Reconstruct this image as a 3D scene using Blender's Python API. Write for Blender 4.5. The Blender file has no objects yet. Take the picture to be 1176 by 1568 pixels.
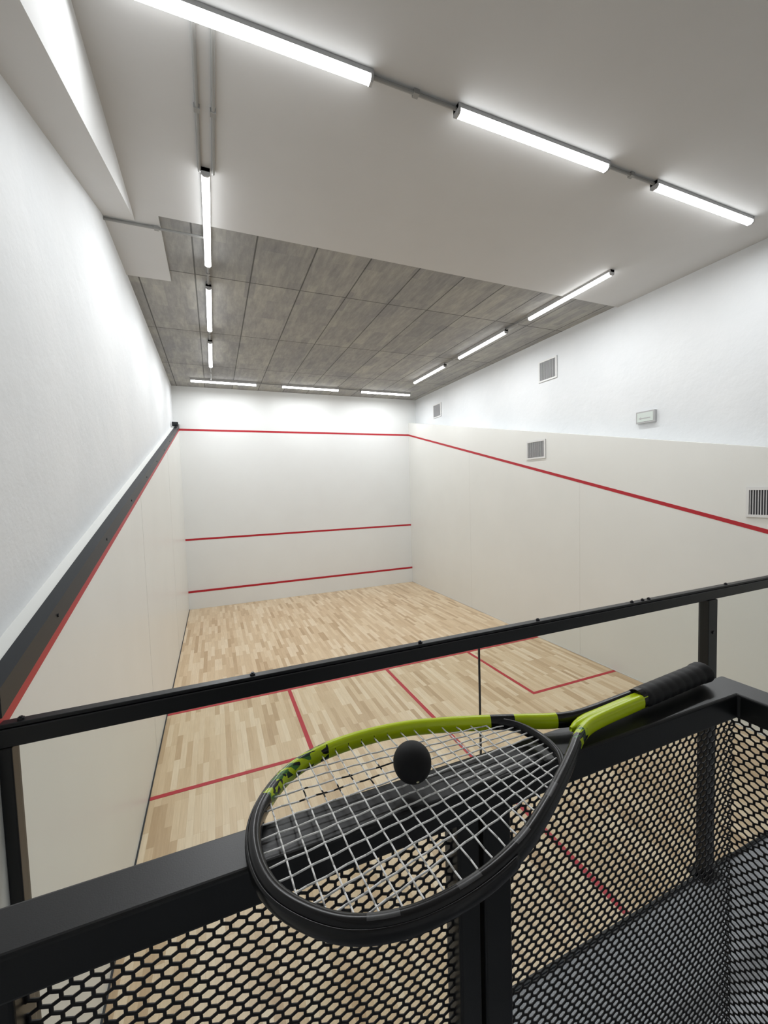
import bpy, math, random
import numpy as np
from mathutils import Vector, Matrix
random.seed(3)
sc=bpy.context.scene
COL=sc.collection
sc.view_settings.view_transform='Standard'

# ---------------------------------------------------------------- materials
def mat(name,color=(.8,.8,.8),rough=.5,metal=0.,spec=.5):
    m=bpy.data.materials.new(name); m.use_nodes=True
    b=m.node_tree.nodes["Principled BSDF"]
    b.inputs["Base Color"].default_value=(*color,1); b.inputs["Roughness"].default_value=rough
    b.inputs["Metallic"].default_value=metal; b.inputs["Specular IOR Level"].default_value=spec
    return m
def N(m,t,**kw):
    n=m.node_tree.nodes.new(t)
    for k,v in kw.items(): setattr(n,k,v)
    return n
def LK(m,a,b): m.node_tree.links.new(a,b)
def bsdf(m): return m.node_tree.nodes["Principled BSDF"]
def ramp(m,stops):
    r=N(m,"ShaderNodeValToRGB"); e=r.color_ramp.elements
    while len(e)<len(stops): e.new(.5)
    for i,(p,c) in enumerate(stops):
        e[i].position=p; e[i].color=(*c,1)
    return r
def noise(m,scale,detail=4,rough=.5,vec=None):
    n=N(m,"ShaderNodeTexNoise"); n.inputs["Scale"].default_value=scale; n.inputs["Detail"].default_value=detail
    n.inputs["Roughness"].default_value=rough
    if vec is not None: LK(m,vec,n.inputs["Vector"])
    return n
def objco(m): return N(m,"ShaderNodeTexCoord").outputs["Object"]
def bump(m,h,strength,dist=.002):
    b=N(m,"ShaderNodeBump"); b.inputs["Strength"].default_value=strength; b.inputs["Distance"].default_value=dist
    LK(m,h,b.inputs["Height"]); LK(m,b.outputs[0],bsdf(m).inputs["Normal"])
def mix(m,bl,fac,a,b):
    x=N(m,"ShaderNodeMix",data_type='RGBA',blend_type=bl)
    for sock,v in ((x.inputs[0],fac),(x.inputs[6],a),(x.inputs[7],b)):
        if hasattr(v,"links") or hasattr(v,"is_output"): LK(m,v,sock)
        elif isinstance(v,(int,float)): sock.default_value=v
        else: sock.default_value=(*v,1)
    return x.outputs[2]
def math_(m,op,a,b):
    x=N(m,"ShaderNodeMath",operation=op)
    for s,v in ((x.inputs[0],a),(x.inputs[1],b)):
        if isinstance(v,(int,float)): s.default_value=v
        else: LK(m,v,s)
    return x.outputs[0]

def plaster(name,c1,c2,rough,bs,bstr,bd):
    m=mat(name,c1,rough); co=objco(m)
    n=noise(m,1.3,5,.55,co); r=ramp(m,[(.3,c2),(.7,c1)]); LK(m,n.outputs[0],r.inputs[0]); LK(m,r.outputs[0],bsdf(m).inputs["Base Color"])
    n2=noise(m,bs,5,.55,co); bump(m,n2.outputs[0],bstr,bd); return m
M_court=plaster("court_plaster",(.775,.78,.75),(.75,.755,.725),.35,6,.12,.004)
M_front=plaster("front_plaster",(.79,.805,.80),(.77,.78,.775),.38,6,.1,.004)
M_upper=plaster("upper_plaster",(.76,.775,.785),(.71,.73,.745),.8,6,.55,.012)
M_ceil=plaster("ceiling_paint",(.60,.60,.595),(.575,.575,.57),.75,20,.1,.002)
M_red=mat("red_line_paint",(.44,.010,.022),.45)
M_seam=mat("seam_shadow_gap",(.58,.57,.54),.7)
M_black=mat("black_powder_coat",(.0055,.006,.007),.36,spec=.4)
n=noise(M_black,900,2,.5,objco(M_black)); bump(M_black,n.outputs[0],.12,.0004)
M_mesh=mat("black_mesh_paint",(.007,.007,.008),.5,spec=.4)
M_trim=mat("dark_steel_trim",(.012,.015,.019),.45,spec=.35)
M_bolt=mat("bolt_steel",(.04,.04,.045),.35,.6)
M_conduit=mat("conduit_grey",(.30,.30,.29),.5)
M_house=mat("fixture_housing",(.45,.45,.45),.5)
M_vent=mat("vent_frame",(.72,.72,.71),.45)
M_ventd=mat("vent_dark",(.07,.07,.075),.7)
M_vents=mat("vent_slat",(.55,.55,.56),.45)
M_em=mat("led_diffuser",(1,1,1),.5)
bsdf(M_em).inputs["Emission Color"].default_value=(.97,.99,1,1); bsdf(M_em).inputs["Emission Strength"].default_value=10

# wood
M_wood=mat("maple_floor",(.6,.42,.25),.30); m=M_wood; co=objco(m)
mp=N(m,"ShaderNodeMapping"); mp.inputs["Rotation"].default_value=(0,0,math.pi/2); LK(m,co,mp.inputs[0])
def brick(m,vec,w,h,c1,c2,mort,msz,off=.5,freq=2,bias=0):
    b=N(m,"ShaderNodeTexBrick"); b.offset=off; b.offset_frequency=freq; b.squash=1
    b.inputs["Scale"].default_value=1; b.inputs["Brick Width"].default_value=w; b.inputs["Row Height"].default_value=h
    b.inputs["Mortar Size"].default_value=msz; b.inputs["Mortar Smooth"].default_value=.1; b.inputs["Bias"].default_value=bias
    b.inputs["Color1"].default_value=(*c1,1); b.inputs["Color2"].default_value=(*c2,1); b.inputs["Mortar"].default_value=(*mort,1)
    LK(m,vec,b.inputs["Vector"]); return b
b1=brick(m,mp.outputs[0],.50,.060,(.0,.0,.0),(1,1,1),(.45,.45,.45),.0006,.37,3)
r=ramp(m,[(0,(.50,.345,.195)),(.2,(.62,.455,.28)),(.6,(.71,.55,.36)),(1,(.79,.65,.465))]); LK(m,b1.outputs[0],r.inputs[0])
mp2=N(m,"ShaderNodeMapping"); mp2.inputs["Scale"].default_value=(38,2.2,1); LK(m,co,mp2.inputs[0])
g=noise(m,1.6,6,.65,mp2.outputs[0]); gr=ramp(m,[(.3,(.80,.77,.73)),(.65,(1,1,1))]); LK(m,g.outputs[0],gr.inputs[0])
c=mix(m,'MULTIPLY',.65,r.outputs[0],gr.outputs[0])
inv=brick(m,mp.outputs[0],.50,.060,(1,1,1),(1,1,1),(.66,.60,.50),.0007,.37,3)
c=mix(m,'MULTIPLY',.6,c,inv.outputs[0]); LK(m,c,bsdf(m).inputs["Base Color"])

# concrete (form-board panels)
M_conc=mat("board_formed_concrete",(.2,.2,.2),.8); m=M_conc; co=objco(m)
pan=brick(m,co,.65,1.95,(.88,.88,.89),(1.08,1.07,1.05),(.34,.34,.34),.009,0,2)
small=brick(m,co,.13,.62,(.88,.88,.90),(1.12,1.11,1.07),(.90,.90,.90),.001,.4,2)
mp=N(m,"ShaderNodeMapping"); mp.inputs["Scale"].default_value=(9,2.0,1); LK(m,co,mp.inputs[0])
n1=noise(m,1.6,8,.7,mp.outputs[0]); n2=noise(m,1.1,4,.6,co)
r=ramp(m,[(.25,(.25,.253,.252)),(.5,(.33,.33,.322)),(.75,(.425,.42,.40))]); LK(m,n1.outputs[0],r.inputs[0])
r2=ramp(m,[(.3,(.86,.86,.88)),(.7,(1.08,1.07,1.02))]); LK(m,n2.outputs[0],r2.inputs[0])
c=mix(m,'MULTIPLY',1.,r.outputs[0],r2.outputs[0]); c=mix(m,'MULTIPLY',1.,c,pan.outputs[0]); c=mix(m,'MULTIPLY',.9,c,small.outputs[0])
LK(m,c,bsdf(m).inputs["Base Color"]); bump(m,n1.outputs[0],.3,.004)

M_grey=mat("grey_carpet",(.1,.105,.115),.9); m=M_grey; co=objco(m)
n=noise(m,260,3,.6,co); r=ramp(m,[(.35,(.26,.27,.29)),(.65,(.46,.47,.50))]); LK(m,n.outputs[0],r.inputs[0]); LK(m,r.outputs[0],bsdf(m).inputs["Base Color"])

M_glass=bpy.data.materials.new("clear_glass"); M_glass.use_nodes=True; nt=M_glass.node_tree; nt.nodes.clear()
o=nt.nodes.new("ShaderNodeOutputMaterial"); t=nt.nodes.new("ShaderNodeBsdfTransparent"); t.inputs[0].default_value=(.965,.978,.97,1)
gl=nt.nodes.new("ShaderNodeBsdfGlossy"); gl.inputs["Roughness"].default_value=.01
fr=nt.nodes.new("ShaderNodeFresnel"); fr.inputs[0].default_value=1.45
geo=nt.nodes.new("ShaderNodeNewGeometry"); ma=nt.nodes.new("ShaderNodeMath"); ma.operation='SUBTRACT'; ma.inputs[0].default_value=1; nt.links.new(geo.outputs["Backfacing"],ma.inputs[1])
mb=nt.nodes.new("ShaderNodeMath"); mb.operation='MULTIPLY'; nt.links.new(ma.outputs[0],mb.inputs[0]); nt.links.new(fr.outputs[0],mb.inputs[1])
mx=nt.nodes.new("ShaderNodeMixShader"); nt.links.new(mb.outputs[0],mx.inputs[0]); nt.links.new(t.outputs[0],mx.inputs[1]); nt.links.new(gl.outputs[0],mx.inputs[2]); nt.links.new(mx.outputs[0],o.inputs[0])

M_rblk=mat("racket_black_lacquer",(.006,.006,.007),.24,spec=.4)
M_lime=mat("racket_lime_lacquer",(.60,.76,.008),.25)
M_leaf=mat("racket_leaf_pattern",(.3,.5,.02),.25); m=M_leaf; co=objco(m)
v=N(m,"ShaderNodeTexVoronoi"); v.inputs["Scale"].default_value=150; v.feature='F1'
mp=N(m,"ShaderNodeMapping"); mp.inputs["Rotation"].default_value=(0,0,.7); mp.inputs["Scale"].default_value=(.45,1.6,1); LK(m,co,mp.inputs[0]); LK(m,mp.outputs[0],v.inputs["Vector"])
r=ramp(m,[(0,(.008,.009,.008)),(.30,(.012,.04,.016)),(.40,(.05,.18,.03)),(.52,(.54,.70,.010))]); r.color_ramp.interpolation='CONSTANT'
sx=N(m,"ShaderNodeSeparateColor"); LK(m,v.outputs["Color"],sx.inputs[0]); LK(m,sx.outputs[0],r.inputs[0]); LK(m,r.outputs[0],bsdf(m).inputs["Base Color"])
M_gmark=mat("racket_grey_mark",(.05,.05,.052),.3)
# strings with a stencilled dark mark
M_string=mat("white_string",(.9,.9,.88),.35); m=M_string; co=objco(m)
sp=N(m,"ShaderNodeSeparateXYZ"); LK(m,co,sp.inputs[0])
zz=math_(m,'PINGPONG',math_(m,'MULTIPLY',sp.outputs[0],1.0),.022)
ln=math_(m,'ADD',math_(m,'MULTIPLY',zz,1.0),math_(m,'MULTIPLY',sp.outputs[1],-1.0))
d=math_(m,'ABSOLUTE',math_(m,'ADD',ln,.034),0)
s1=math_(m,'LESS_THAN',d,.0055)
s2=math_(m,'MULTIPLY',math_(m,'GREATER_THAN',sp.outputs[0],.055),math_(m,'LESS_THAN',sp.outputs[0],.20))
msk=math_(m,'MULTIPLY',s1,s2)
LK(m,mix(m,'MIX',msk,(.92,.92,.90),(.012,.012,.012)),bsdf(m).inputs["Base Color"])
M_grip=mat("grip_wrap",(.008,.008,.009),.6,spec=.35); n=noise(M_grip,700,3,.5,objco(M_grip)); bump(M_grip,n.outputs[0],.3,.0006)
M_ball=mat("ball_rubber",(.006,.006,.007),.65,spec=.3); n=noise(M_ball,1500,2,.5,objco(M_ball)); bump(M_ball,n.outputs[0],.2,.0003)
M_dot=mat("ball_dot",(.75,.70,.45),.5)
M_green=mat("pictogram_plate",(.62,.68,.64),.4)

# ---------------------------------------------------------------- geometry helpers
def link(ob,parent=None):
    COL.objects.link(ob)
    if parent is not None: ob.parent=parent
    return ob
def empty(name):
    e=bpy.data.objects.new(name,None); e.empty_display_size=.1; COL.objects.link(e); return e
def meshob(name,V,F,mats,fm=None,parent=None,smooth=False,bevel=0):
    me=bpy.data.meshes.new(name); me.from_pydata([tuple(v) for v in V],[],F)
    for m in (mats if isinstance(mats,list) else [mats]): me.materials.append(m)
    if fm: me.polygons.foreach_set("material_index",fm)
    if smooth: me.polygons.foreach_set("use_smooth",[True]*len(me.polygons))
    me.update()
    ob=bpy.data.objects.new(name,me)
    if bevel:
        b=ob.modifiers.new("bevel",'BEVEL'); b.width=bevel; b.segments=3; b.limit_method='ANGLE'
    return link(ob,parent)
class Geo:
    def __init__(s): s.V=[];s.F=[];s.M=[]
    def add(s,V,F,mi=0):
        o=len(s.V); s.V+=[tuple(v) for v in V]; s.F+=[tuple(i+o for i in f) for f in F]; s.M+=[mi]*len(F)
    def box(s,lo,hi,mi=0):
        x0,y0,z0=lo;x1,y1,z1=hi
        s.add([(x0,y0,z0),(x1,y0,z0),(x1,y1,z0),(x0,y1,z0),(x0,y0,z1),(x1,y0,z1),(x1,y1,z1),(x0,y1,z1)],
          [(0,3,2,1),(4,5,6,7),(0,1,5,4),(1,2,6,5),(2,3,7,6),(3,0,4,7)],mi)
    def prism(s,poly,ax,a,b,mi=0):
        n=len(poly)
        def P(q,h):
            q=list(q); q.insert(ax,h); return tuple(q)
        V=[P(q,a) for q in poly]+[P(q,b) for q in poly]
        F=[tuple(range(n)),tuple(range(2*n-1,n-1,-1))]+[(i,(i+1)%n+0,(i+1)%n+n,i+n) for i in range(n)]
        s.add(V,F,mi)
    def cyl(s,p,q,r,seg=12,mi=0,r2=None):
        p=Vector(p);q=Vector(q);d=(q-p).normalized(); a=d.orthogonal().normalized(); b=d.cross(a); r2=r if r2 is None else r2
        V=[p+(a*math.cos(2*math.pi*i/seg)+b*math.sin(2*math.pi*i/seg))*r for i in range(seg)]+[q+(a*math.cos(2*math.pi*i/seg)+b*math.sin(2*math.pi*i/seg))*r2 for i in range(seg)]
        F=[(i,(i+1)%seg,(i+1)%seg+seg,i+seg) for i in range(seg)]+[tuple(range(seg-1,-1,-1)),tuple(range(seg,2*seg))]
        s.add(V,F,mi)
    def make(s,name,mats,parent=None,smooth=False,bevel=0):
        ob=meshob(name,s.V,s.F,mats,s.M,parent,smooth,bevel)
        import bmesh
        bm=bmesh.new(); bm.from_mesh(ob.data); bmesh.ops.recalc_face_normals(bm,faces=bm.faces[:]); bm.to_mesh(ob.data); bm.free()
        return ob

# ---------------------------------------------------------------- room
W=6.4; D=9.75; ZC=5.65; XL=-.12; XR=6.66; YB=-3.9
S=2.44/9.75
def zl(y): return 4.595-S*(D-y)
g=Geo(); g.box((XL-.2,0,-.15),(XR+.2,D+.2,0)); g.make("floor",[M_wood])
g=Geo(); g.box((XL-.2,YB-.2,-.15),(XR+.2,-.004,-.002)); g.make("floor_spectator",[M_grey])
g=Geo(); g.box((XL-.2,D,0),(XR+.2,D+.2,5.85)); g.make("wall_front",[M_front])
g=Geo(); g.box((0,D-.018,0),(W,D,.43)); g.make("trim_tin",[M_front],bevel=.003)
g=Geo(); TL=.13
g.prism([(YB,0),(D,0),(D,zl(D)+TL),(0,zl(0)+TL),(YB,zl(0)+TL)],0,XL,0); g.make("wall_left",[M_court])
g=Geo(); g.box((XL-.2,YB,0),(XL,D+.0,5.85)); g.make("wall_left_upper",[M_upper])
g=Geo()
g.prism([(0,zl(0)+.028),(D,zl(D)+.028),(D,zl(D)+TL+.004),(0,zl(0)+TL+.004)],0,0,.009)
g.prism([(0,zl(0)+TL-.001),(D,zl(D)+TL-.001),(D,zl(D)+TL+.004),(0,zl(0)+TL+.004)],0,-.055,.0)
for k in range(9):
    y=.6+k*1.05; g.cyl((.009,y,zl(y)+.08),(.014,y,zl(y)+.08),.009,8)
g.make("trim_left",[M_trim])
def zr(y): return 4.97-.1885*(D-y)
g=Geo(); g.prism([(YB,0),(D,0),(D,zr(D)),(0,zr(0)),(YB,zr(0))],0,W,XR); g.make("wall_right",[M_court])
g=Geo(); g.box((XR,YB,0),(XR+.2,D,5.85)); g.make("wall_right_upper",[M_upper])
g=Geo(); g.box((XL-.2,YB-.2,0),(XR+.2,YB,5.85)); g.make("wall_back",[M_upper])
g=Geo(); g.box((XL-.2,YB-.2,ZC+.03),(XR+.2,D+.2,ZC+.2)); g.make("ceiling",[M_conc])
g=Geo(); g.prism([(XL,YB),(XR,YB),(XR,2.80),(.365,2.80),(.365,4.12),(XL,4.12)],2,ZC,ZC+.03); g.make("ceiling_plasterboard",[M_ceil])
g=Geo(); g.prism([(2.95,ZC),(YB,ZC),(YB,ZC-.30*(2.95-YB))],0,XL,.15); g.make("ceiling_soffit",[M_ceil])
g=Geo(); g.box((0,.05,0),(.012,D,.012)); g.make("baseboard_left",[M_trim])
g=Geo(); g.box((W-.01,.05,0),(W,D,.01)); g.make("baseboard_right",[M_seam])
g=Geo()
for y in (3.3,6.5): g.box((0,y,0),(.0012,y+.002,zl(y))); g.box((W-.0012,y,0),(W,y+.002,zl(y)))
g.make("trim_wall_joints",[M_seam])

g=Geo(); t=.0025
g.box((0,2.61,0),(1.65,2.66,t)); g.box((1.60,2.66,0),(1.65,4.26,t))
g.box((4.75,2.61,0),(W,2.66,t)); g.box((4.75,2.66,0),(4.80,4.26,t))
g.box((0,4.26,0),(W,4.31,t)); g.box((3.175,0.03,0),(3.225,4.26,t))
g.make("court_line_floor",[M_red])
g=Geo(); e=.003
g.box((0,D-.018-e,.43),(W,D,.48)); g.box((0,D-e,1.78),(W,D,1.83)); g.box((0,D-e,4.57),(W,D,4.62))
g.make("court_line_front_wall",[M_red])
g=Geo(); g.prism([(.0,zl(0)-.025),(D,zl(D)-.025),(D,zl(D)+.025),(.0,zl(0)+.025)],0,0,e); g.make("court_line_left_wall",[M_red])
g=Geo(); g.prism([(.0,zl(0)-.025),(D,zl(D)-.025),(D,zl(D)+.025),(.0,zl(0)+.025)],0,W-e,W); g.make("court_line_right_wall",[M_red])

# ---------------------------------------------------------------- light fixtures
def fixture(a,b):
    root=empty("ceiling_strip_light")
    ax=0 if abs(b[0]-a[0])>abs(b[1]-a[1]) else 1
    L=abs(b[ax]-a[ax]); cx=(a[0]+b[0])/2; cy=(a[1]+b[1])/2
    root.location=(cx,cy,ZC)
    def T(poly,lo,hi,name,m,bev=0):
        g=Geo()
        g.prism([(p,z) for p,z in poly],ax,lo,hi)
        return g.make(name,m,root,bevel=bev)
    h=.034
    T([(-h,-.030),(-h,.03),(h,.03),(h,-.030)],-L/2,L/2,"housing",[M_house])
    T([(-h*.96,-.030),(-h*.96,-.050),(-h*.5,-.066),(h*.5,-.066),(h*.96,-.050),(h*.96,-.030)],-L/2+.019,L/2-.019,"diffuser",[M_em])
    for i,(p,q) in enumerate(((-L/2,-L/2+.018),(L/2-.018,L/2))):
        T([(-h-.002,.0),(-h-.002,-.052),(-h*.55,-.068),(h*.55,-.068),(h+.002,-.052),(h+.002,0)],p,q,"end_cap_%d"%(i+1),[M_house])
    ld=bpy.data.lights.new("led_tube",'AREA'); ld.shape='RECTANGLE'; ld.energy=24.5; ld.color=(.955,.98,1)
    ld.size=L-.05 if ax==0 else .05; ld.size_y=.05 if ax==0 else L-.05
    lo=bpy.data.objects.new("led_tube",ld); link(lo,root); lo.location=(0,0,-.0685)
XS0,XS1=.80,5.56; YF=8.87; YK=.80
for y0,y1 in ((2.00,3.50),(4.04,5.56),(6.10,7.60)): fixture((XS0,y0),(XS0,y1))
for y0,y1 in ((2.02,3.52),(4.07,5.57),(6.12,7.62)): fixture((XS1,y0),(XS1,y1))
for x0,x1 in ((.34,1.84),(2.44,3.94),(4.55,6.05)): fixture((x0,YF),(x1,YF))
for x0,x1 in ((.32,1.82),(2.46,3.96),(4.55,6.05)): fixture((x0,YK),(x1,YK))
g=Geo(); zc=ZC-.018; r=.013
def pipe(a,b,z=zc):
    g.cyl((*a,z),(*b,z),r,10)
    n=max(1,int(math.dist(a,b)/.9))
    for i in range(1,n+1):
        f=(i-.5)/n; x=a[0]+(b[0]-a[0])*f; y=a[1]+(b[1]-a[1])*f
        g.box((x-.02,y-.02,z-.016),(x+.02,y+.02,ZC))
pipe((1.82,YK),(2.46,YK)); pipe((3.96,YK),(4.55,YK))
pipe((.755,.835),(.755,2.03)); pipe((.86,.835),(.86,2.03))
pipe((.80,3.5),(.80,4.04),ZC+.0); pipe((.80,5.56),(.80,6.10),ZC+.0); pipe((.80,7.6),(.80,YF-.03),ZC+.0)
pipe((XS1,3.52),(XS1,4.07),ZC); pipe((XS1,5.57),(XS1,6.12),ZC)
pipe((XL,2.98),(.78,2.98)); 
pipe((1.84,YF),(2.44,YF),ZC); pipe((3.94,YF),(4.55,YF),ZC)
g.box((.765,2.93,ZC-.035),(.835,3.03,ZC))
g.make("ceiling_conduit",[M_conduit],smooth=False)

# ---------------------------------------------------------------- vents on right wall
def vent(x,y0,y1,z0,z1):
    g=Geo(); t=.03
    g.box((x-.004,y0,z0),(x+.002,y1,z1),1)
    g.box((x-.018,y0,z0),(x,y1,z0+t)); g.box((x-.018,y0,z1-t),(x,y1,z1)); g.box((x-.018,y0,z0+t),(x,y0+t,z1-t)); g.box((x-.018,y1-t,z0+t),(x,y1,z1-t))
    n=int((y1-y0-2*t)/.024)
    for i in range(n):
        y=y0+t+(i+.5)*(y1-y0-2*t)/n
        g.prism([(x-.015,y-.005),(x-.015,y+.004),(x-.004,y+.007),(x-.004,y-.001)],2,z0+t,z1-t,2)
    g.make("air_vent",[M_vent,M_ventd,M_vents])
vent(W,4.05,4.54,3.43,3.78); vent(W,.48,.96,2.50,2.84)
vent(XR,4.02,4.48,4.90,5.30); vent(XR,8.18,8.62,4.92,5.30)
g=Geo(); g.box((XR-.05,2.18,3.80),(XR,2.46,3.97),0); g.box((XR-.054,2.20,3.82),(XR-.05,2.44,3.95),1)
g.prism([(2.24,3.862),(2.38,3.862),(2.38,3.85),(2.42,3.87),(2.38,3.89),(2.38,3.876),(2.24,3.876)],0,XR-.056,XR-.054,0)
g.make("emergency_light",[M_house,M_green],bevel=.003)
g=Geo(); yb=9.1; zb=zl(9.1)+TL+.02; g.box((-.10,yb-.08,zb),(.03,yb+.04,zb+.09)); g.cyl((-.02,yb-.08,zb+.045),(-.02,yb-.12,zb+.045),.03); g.box((-.05,yb-.03,zb-.06),(-.03,yb+.01,zb))
g.make("wall_camera",[M_trim],bevel=.004)

# ---------------------------------------------------------------- glass back wall
gw=empty("glass_back_wall")
for i,(a,b) in enumerate(((.03,2.008),(2.014,3.935),(4.045,W-.03))):
    g=Geo(); g.box((a,-.005,.012),(b,.005,2.10)); g.make("glass_pane_%d"%(i+1),[M_glass],gw)
g=Geo()
g.box((0,-.026,2.085),(W,.030,2.150)); g.box((0,-.018,2.150),(W,.024,2.166)); g.make("top_rail",[M_black],gw,bevel=.004)
g=Geo(); g.box((0.0,-.03,0),(.04,.03,2.085)); g.box((3.94,-.035,0),(4.04,.035,2.085)); g.box((3.89,-.07,0),(4.09,.07,.012)); g.box((W-.04,-.03,0),(W,.03,2.085))
g.make("posts",[M_black],gw,bevel=.004)
g=Geo(); g.box((2.008,-.006,.012),(2.014,.006,2.09)); g.box((0,-.012,0),(W,.012,.012)); g.make("seals",[M_trim],gw)
g=Geo()
for x in (.06,.85,1.66,2.42,3.2,3.30,3.36,4.2,5.0,5.8):
    g.cyl((x,.002,2.166),(x,.002,2.174),.011,10); g.cyl((x,.002,2.174),(x,.002,2.178),.006,10)
for z in (1.85,1.2,.5): g.cyl((3.99,-.035,z),(3.99,-.042,z),.012,10)
g.make("bolts",[M_bolt],gw)

# ---------------------------------------------------------------- near railing with hex mesh
rail=empty("balcony_railing")
BT=2.618; T=.048; Y1=-1.407; Y0=Y1-T; XE=1.505
g=Geo(); g.prism([(-.06,Y0),(XE-T,Y0),(XE-T,YB+.2),(XE,YB+.2),(XE,Y1),(-.06,Y1)],2,BT-.038,BT); g.make("top_bar",[M_black],rail,bevel=.0035)
T2=.038
g=Geo()
zb=1.50; ym=Y0+T/2
g.box((.965,ym-.016,zb),(.993,ym+.016,BT-T2+.001)); g.box((.997,ym-.018,zb),(1.035,ym+.018,BT-T2+.001))
g.box((.545,ym-.018,zb),(.580,ym+.018,BT-T2+.001))
g.box((-.06,ym-.014,zb),(XE,ym+.014,zb+.028)); g.box((XE-T,YB+.2,zb),(XE-.006,ym,zb+.028))
g.box((XE-T,-2.95,zb),(XE-.003,-2.91,BT-T2+.001))
g.make("posts",[M_black],rail,bevel=.003)
def hexmesh(name,org,a,b,nrm,width,height,w=.0142,row=.0092,k=.80,th=.0016):
    nx=int(width/w)+1; ny=int(height/row)+1
    r2=row*2/3; r1=row/3
    base=np.array([(0,r2),(-w/2,r1),(-w/2,-r1),(0,-r2),(w/2,-r1),(w/2,r1)])
    ii,jj=np.meshgrid(np.arange(nx),np.arange(ny)); ii=ii.ravel(); jj=jj.ravel()
    cx=ii*w+np.where(jj%2==1,w/2,0.); cy=-(jj+.5)*row
    cen=np.stack([cx,cy],1)
    out=cen[:,None,:]+base[None]; inn=cen[:,None,:]+base[None]*k
    uv=np.concatenate([out,inn],1)
    org=np.array(org);a=np.array(a);b=np.array(b);nr=np.array(nrm)
    P=org+uv[...,0:1]*a+uv[...,1:2]*b
    V=np.concatenate([P+nr*th/2,P-nr*th/2],1).reshape(-1,3)
    q=[]
    for s in range(6):
        t_=(s+1)%6
        q.append((s,t_,6+t_,6+s)); q.append((12+s,18+s,18+t_,12+t_)); q.append((6+s,6+t_,18+t_,18+s))
    q=np.array(q); n=len(cen)
    F=(q[None]+(np.arange(n)*24)[:,None,None]).reshape(-1,4)
    me=bpy.data.meshes.new(name); me.vertices.add(len(V)); me.vertices.foreach_set("co",V.astype(np.float32).ravel())
    me.loops.add(F.size); me.loops.foreach_set("vertex_index",F.astype(np.int32).ravel())
    me.polygons.add(len(F)); me.polygons.foreach_set("loop_start",(np.arange(len(F))*4).astype(np.int32))
    me.update(calc_edges=True); me.validate(); me.materials.append(M_mesh)
    ob=bpy.data.objects.new(name,me); link(ob,rail)
hexmesh("mesh_panel_front",(.56,ym,BT-T2),(1,0,0),(0,0,1),(0,1,0),XE-.56-.01,.95)
hexmesh("mesh_panel_side",(XE-T/2,ym,BT-T2),(0,-1,0),(0,0,1),(1,0,0),.85,.95)
th=math.radians(-.35); cv=Vector((XE,Y1,0)); R3=Matrix.Rotation(th,3,'Z')
rail.rotation_euler=(0,0,th); rail.location=cv-R3@cv
g=Geo(); g.box((XL,YB,1.30),(XE-.06,Y1-.06,1.49)); g.make("floor_platform",[M_grey])

# ---------------------------------------------------------------- racket
rk=empty("squash_racket")
CP=[(.553,.007),(.50,.0075),(.45,.0082),(.414,.0115),(.383,.0225),(.350,.040),(.31,.060),(.26,.083),(.21,.1015),(.155,.111),(.10,.109),(.055,.092),(.022,.058),(.007,.022)]
ctrl=CP+[(u,-v) for u,v in reversed(CP)]
def cr(pts,n=10):
    out=[]
    for i in range(len(pts)-1):
        p0=np.array(pts[max(i-1,0)]);p1=np.array(pts[i]);p2=np.array(pts[i+1]);p3=np.array(pts[min(i+2,len(pts)-1)])
        for k in range(n):
            t=k/n; out.append(.5*((2*p1)+(-p0+p2)*t+(2*p0-5*p1+4*p2-p3)*t*t+(-p0+3*p1-3*p2+p3)*t**3))
    out.append(np.array(pts[-1])); return out
path=cr(ctrl)
def sweep(path,ra,rz,seg=14,z=0.,matf=None,expo=1.0):
    V=[];F=[];M=[]; n=len(path)
    for i,p in enumerate(path):
        sc_=ra[i] if isinstance(ra,list) else ra; sz_=rz[i] if isinstance(rz,list) else rz
        t=path[min(i+1,n-1)]-path[max(i-1,0)]; t=t/np.linalg.norm(t); nn=np.array([-t[1],t[0]])
        for k in range(seg):
            a=2*math.pi*k/seg; c,s_=math.cos(a),math.sin(a)
            c=math.copysign(abs(c)**expo,c); s_=math.copysign(abs(s_)**expo,s_)
            q=p+nn*sc_*c; V.append((q[0],q[1],z+sz_*s_))
    for i in range(n-1):
        for k in range(seg):
            F.append((i*seg+k,i*seg+(k+1)%seg,(i+1)*seg+(k+1)%seg,(i+1)*seg+k)); M.append(matf(path[i],k,i) if matf else 0)
    F.append(tuple(range(seg))); M.append(M[0]); F.append(tuple((n-1)*seg+k for k in range(seg))); M.append(M[-1])
    return V,F,M
def fmat(p,k,i):
    u,v=p
    if v>0:
        if u>.395: return 0
        if .11<u<=.315: return 1
        if .025<u<=.11: return 2
        if u>.315: return 0 if u<.345 else 1
        return 0
    else:
        if u>.40: return 1
        if u>.37: return 2
        if .05<u<.30 and (int(u*45)%3==0) and k in (3,4): return 3
        return 0
V,F,M=sweep(path,.0062,.0098,16,0,fmat,.8)
fr_=meshob("frame",V,F,[M_rblk,M_lime,M_leaf,M_gmark],M,rk,True)
tip=[p for p in path if p[0]<.20 and p[1]<.09]
cen=np.array([.17,0.])
bp=[p+(p-cen)/np.linalg.norm(p-cen)*.0062 for p in tip]
V,F,M=sweep(bp,.0022,.0065,10); meshob("bumper",V,F,[M_rblk],None,rk,True)
br=cr([(.320,.054),(.338,.033),(.345,0),(.338,-.033),(.320,-.054)],8)
V,F,M=sweep(br,.0045,.0075,12); meshob("bridge",V,F,[M_rblk],None,rk,True)
sh=[np.array(q) for q in ((.392,-.004),(.402,-.004),(.414,-.0035),(.427,-.003),(.45,-.0025),(.50,-.002),(.555,-.0015))]
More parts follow.
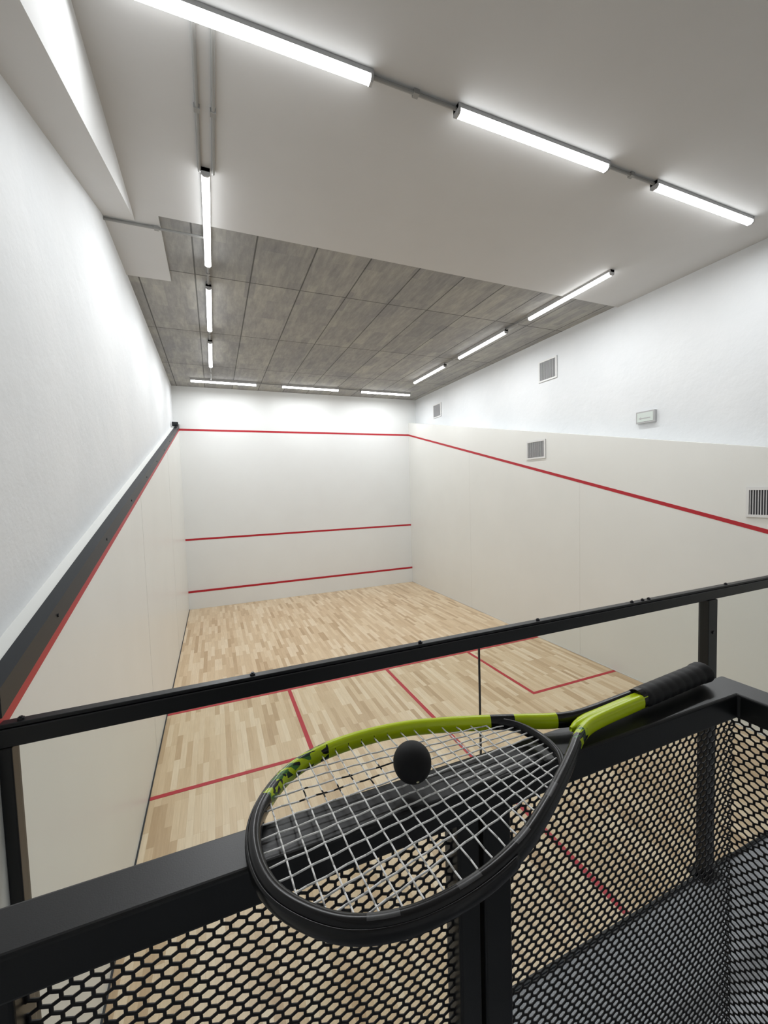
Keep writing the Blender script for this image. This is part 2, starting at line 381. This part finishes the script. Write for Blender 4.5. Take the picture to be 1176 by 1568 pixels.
V,F,M=sweep(sh,[.002,.006,.0085,.0095,.0095,.0095,.0092],[.003,.0065,.0085,.0092,.0092,.0092,.0092],16,0,None,.85); meshob("shaft",V,F,[M_lime],None,rk,True)
us=np.linspace(.008,.42,600)
half=[p for p in path if p[1]>=0]; hu=np.array([p[0] for p in half])[::-1]; hv=np.array([p[1] for p in half])[::-1]
wf=lambda u: np.interp(u,hu,hv)-.004
def bru(v): return .345-.025*(abs(v)/.056)**2.0
g=Geo(); gr=Geo()
nm=13; sr=.00085
def grom(u,v): gr.cyl((u,v,-.003),(u,v,.003),.0022,8)
def string(a,b,z,wav,nseg):
    pts=[]
    for i in range(nseg+1):
        f=i/nseg; pts.append((a[0]+(b[0]-a[0])*f,a[1]+(b[1]-a[1])*f,z+(.0005*wav if i%2 else -.0005*wav)))
    for p,q in zip(pts,pts[1:]): g.cyl(p,q,sr,6)
for i in range(nm):
    v0=(-1+2*(i+.5)/nm)*.106
    vv=v0*(1.02-.52*(us/.35)); ok=(np.abs(vv)<wf(us))&(us<np.array([bru(v) for v in vv]))
    if ok.sum()<5: continue
    ua,ub=us[ok][0],us[ok][-1]; a=(ua,np.interp(ua,us,vv)); b=(ub,np.interp(ub,us,vv))
    string(a,b,0,1 if i%2 else -1,18)
    for q in (a,b): grom(*q)
for j in range(18):
    u=.028+j*.0173
    w=float(wf(u))
    if u>.32: continue
    string((u,-w),(u,w),0,-1 if j%2 else 1,14)
    grom(u,w); grom(u,-w)
g.make("strings",[M_string],rk,smooth=True); gr.make("grommets",[M_rblk],rk)
V=[];F=[]; seg=16; rings=[]; U0,U1=.535,.70; nR=76
for i in range(nR+1):
    f=i/nR; u=U0+(U1-U0)*f
    base=.0152+.0008*f
    if f<.06: base*=.86+.14*f/.06
    if f>.90: base+=.0018*math.sin((f-.90)/.10*math.pi/2)
    rid=.0006*abs(math.sin(f*math.pi*9))
    rings.append((u,base-.0006+rid))
rings.append((U1+.003,.0150)); rings.append((U1+.004,.009))
for u,r in rings:
    for k in range(seg):
        a=2*math.pi*(k+.5)/seg; o8=1.0-.05*math.cos(8*a)**2
        V.append((u,r*1.06*math.cos(a)*o8,r*.90*math.sin(a)*o8))
n=len(rings)
for i in range(n-1):
    for k in range(seg): F.append((i*seg+k,i*seg+(k+1)%seg,(i+1)*seg+(k+1)%seg,(i+1)*seg+k))
F.append(tuple(range(seg))); F.append(tuple((n-1)*seg+k for k in range(seg)))
meshob("grip",V,F,[M_grip],None,rk,True)
g=Geo(); g.cyl((.531,0,0),(.541,0,0),.0140,20); g.make("grip_collar",[M_rblk],rk)
ang=math.radians(3.6)
rk.location=(.749,-1.454,BT+.0112); rk.rotation_euler=(0,math.radians(-.6),ang)

# ---------------------------------------------------------------- ball
import bmesh
me=bpy.data.meshes.new("squash_ball"); bm=bmesh.new(); bmesh.ops.create_uvsphere(bm,u_segments=48,v_segments=32,radius=.0205)
for v in bm.verts:
    if abs(v.co.z)<.0007: v.co*=.992
for f in bm.faces: f.smooth=True
me.materials.append(M_ball); me.materials.append(M_dot)
dv=Vector((-.12,-.80,-.45)).normalized()
mtx=Matrix.Translation(dv*.0205)@dv.to_track_quat('Z','Y').to_matrix().to_4x4()
r_=bmesh.ops.create_cone(bm,cap_ends=True,segments=16,radius1=.0016,radius2=.0014,depth=.0004,matrix=mtx)
vs=set(r_['verts'])
for f in bm.faces:
    if all(v in vs for v in f.verts): f.material_index=1
bm.to_mesh(me); bm.free()
ball=link(bpy.data.objects.new("squash_ball",me)); ball.location=(.918,-1.430,BT+.0112+.0205+.0032)

# ---------------------------------------------------------------- world + camera
w=bpy.data.worlds.new("world"); sc.world=w; w.use_nodes=True; w.node_tree.nodes["Background"].inputs[0].default_value=(.5,.52,.55,1); w.node_tree.nodes["Background"].inputs[1].default_value=.1
p=[0.7359,-1.8141,2.9458,0.3906,-0.0555,-0.0304,628.15]
yaw,pit,rol=p[3:6]
f=Vector((math.sin(yaw)*math.cos(pit),math.cos(yaw)*math.cos(pit),math.sin(pit)))
r=Vector((math.cos(yaw),-math.sin(yaw),0)); u=r.cross(f)
r2=math.cos(rol)*r+math.sin(rol)*u; u2=-math.sin(rol)*r+math.cos(rol)*u
cd=bpy.data.cameras.new("camera"); cd.sensor_fit='HORIZONTAL'; cd.sensor_width=36; cd.lens=36*p[6]/1176; cd.clip_start=.02
cam=bpy.data.objects.new("camera",cd); COL.objects.link(cam)
Mx=Matrix((r2,u2,-f)).transposed().to_4x4(); Mx.translation=Vector(p[:3]); cam.matrix_world=Mx
sc.camera=cam
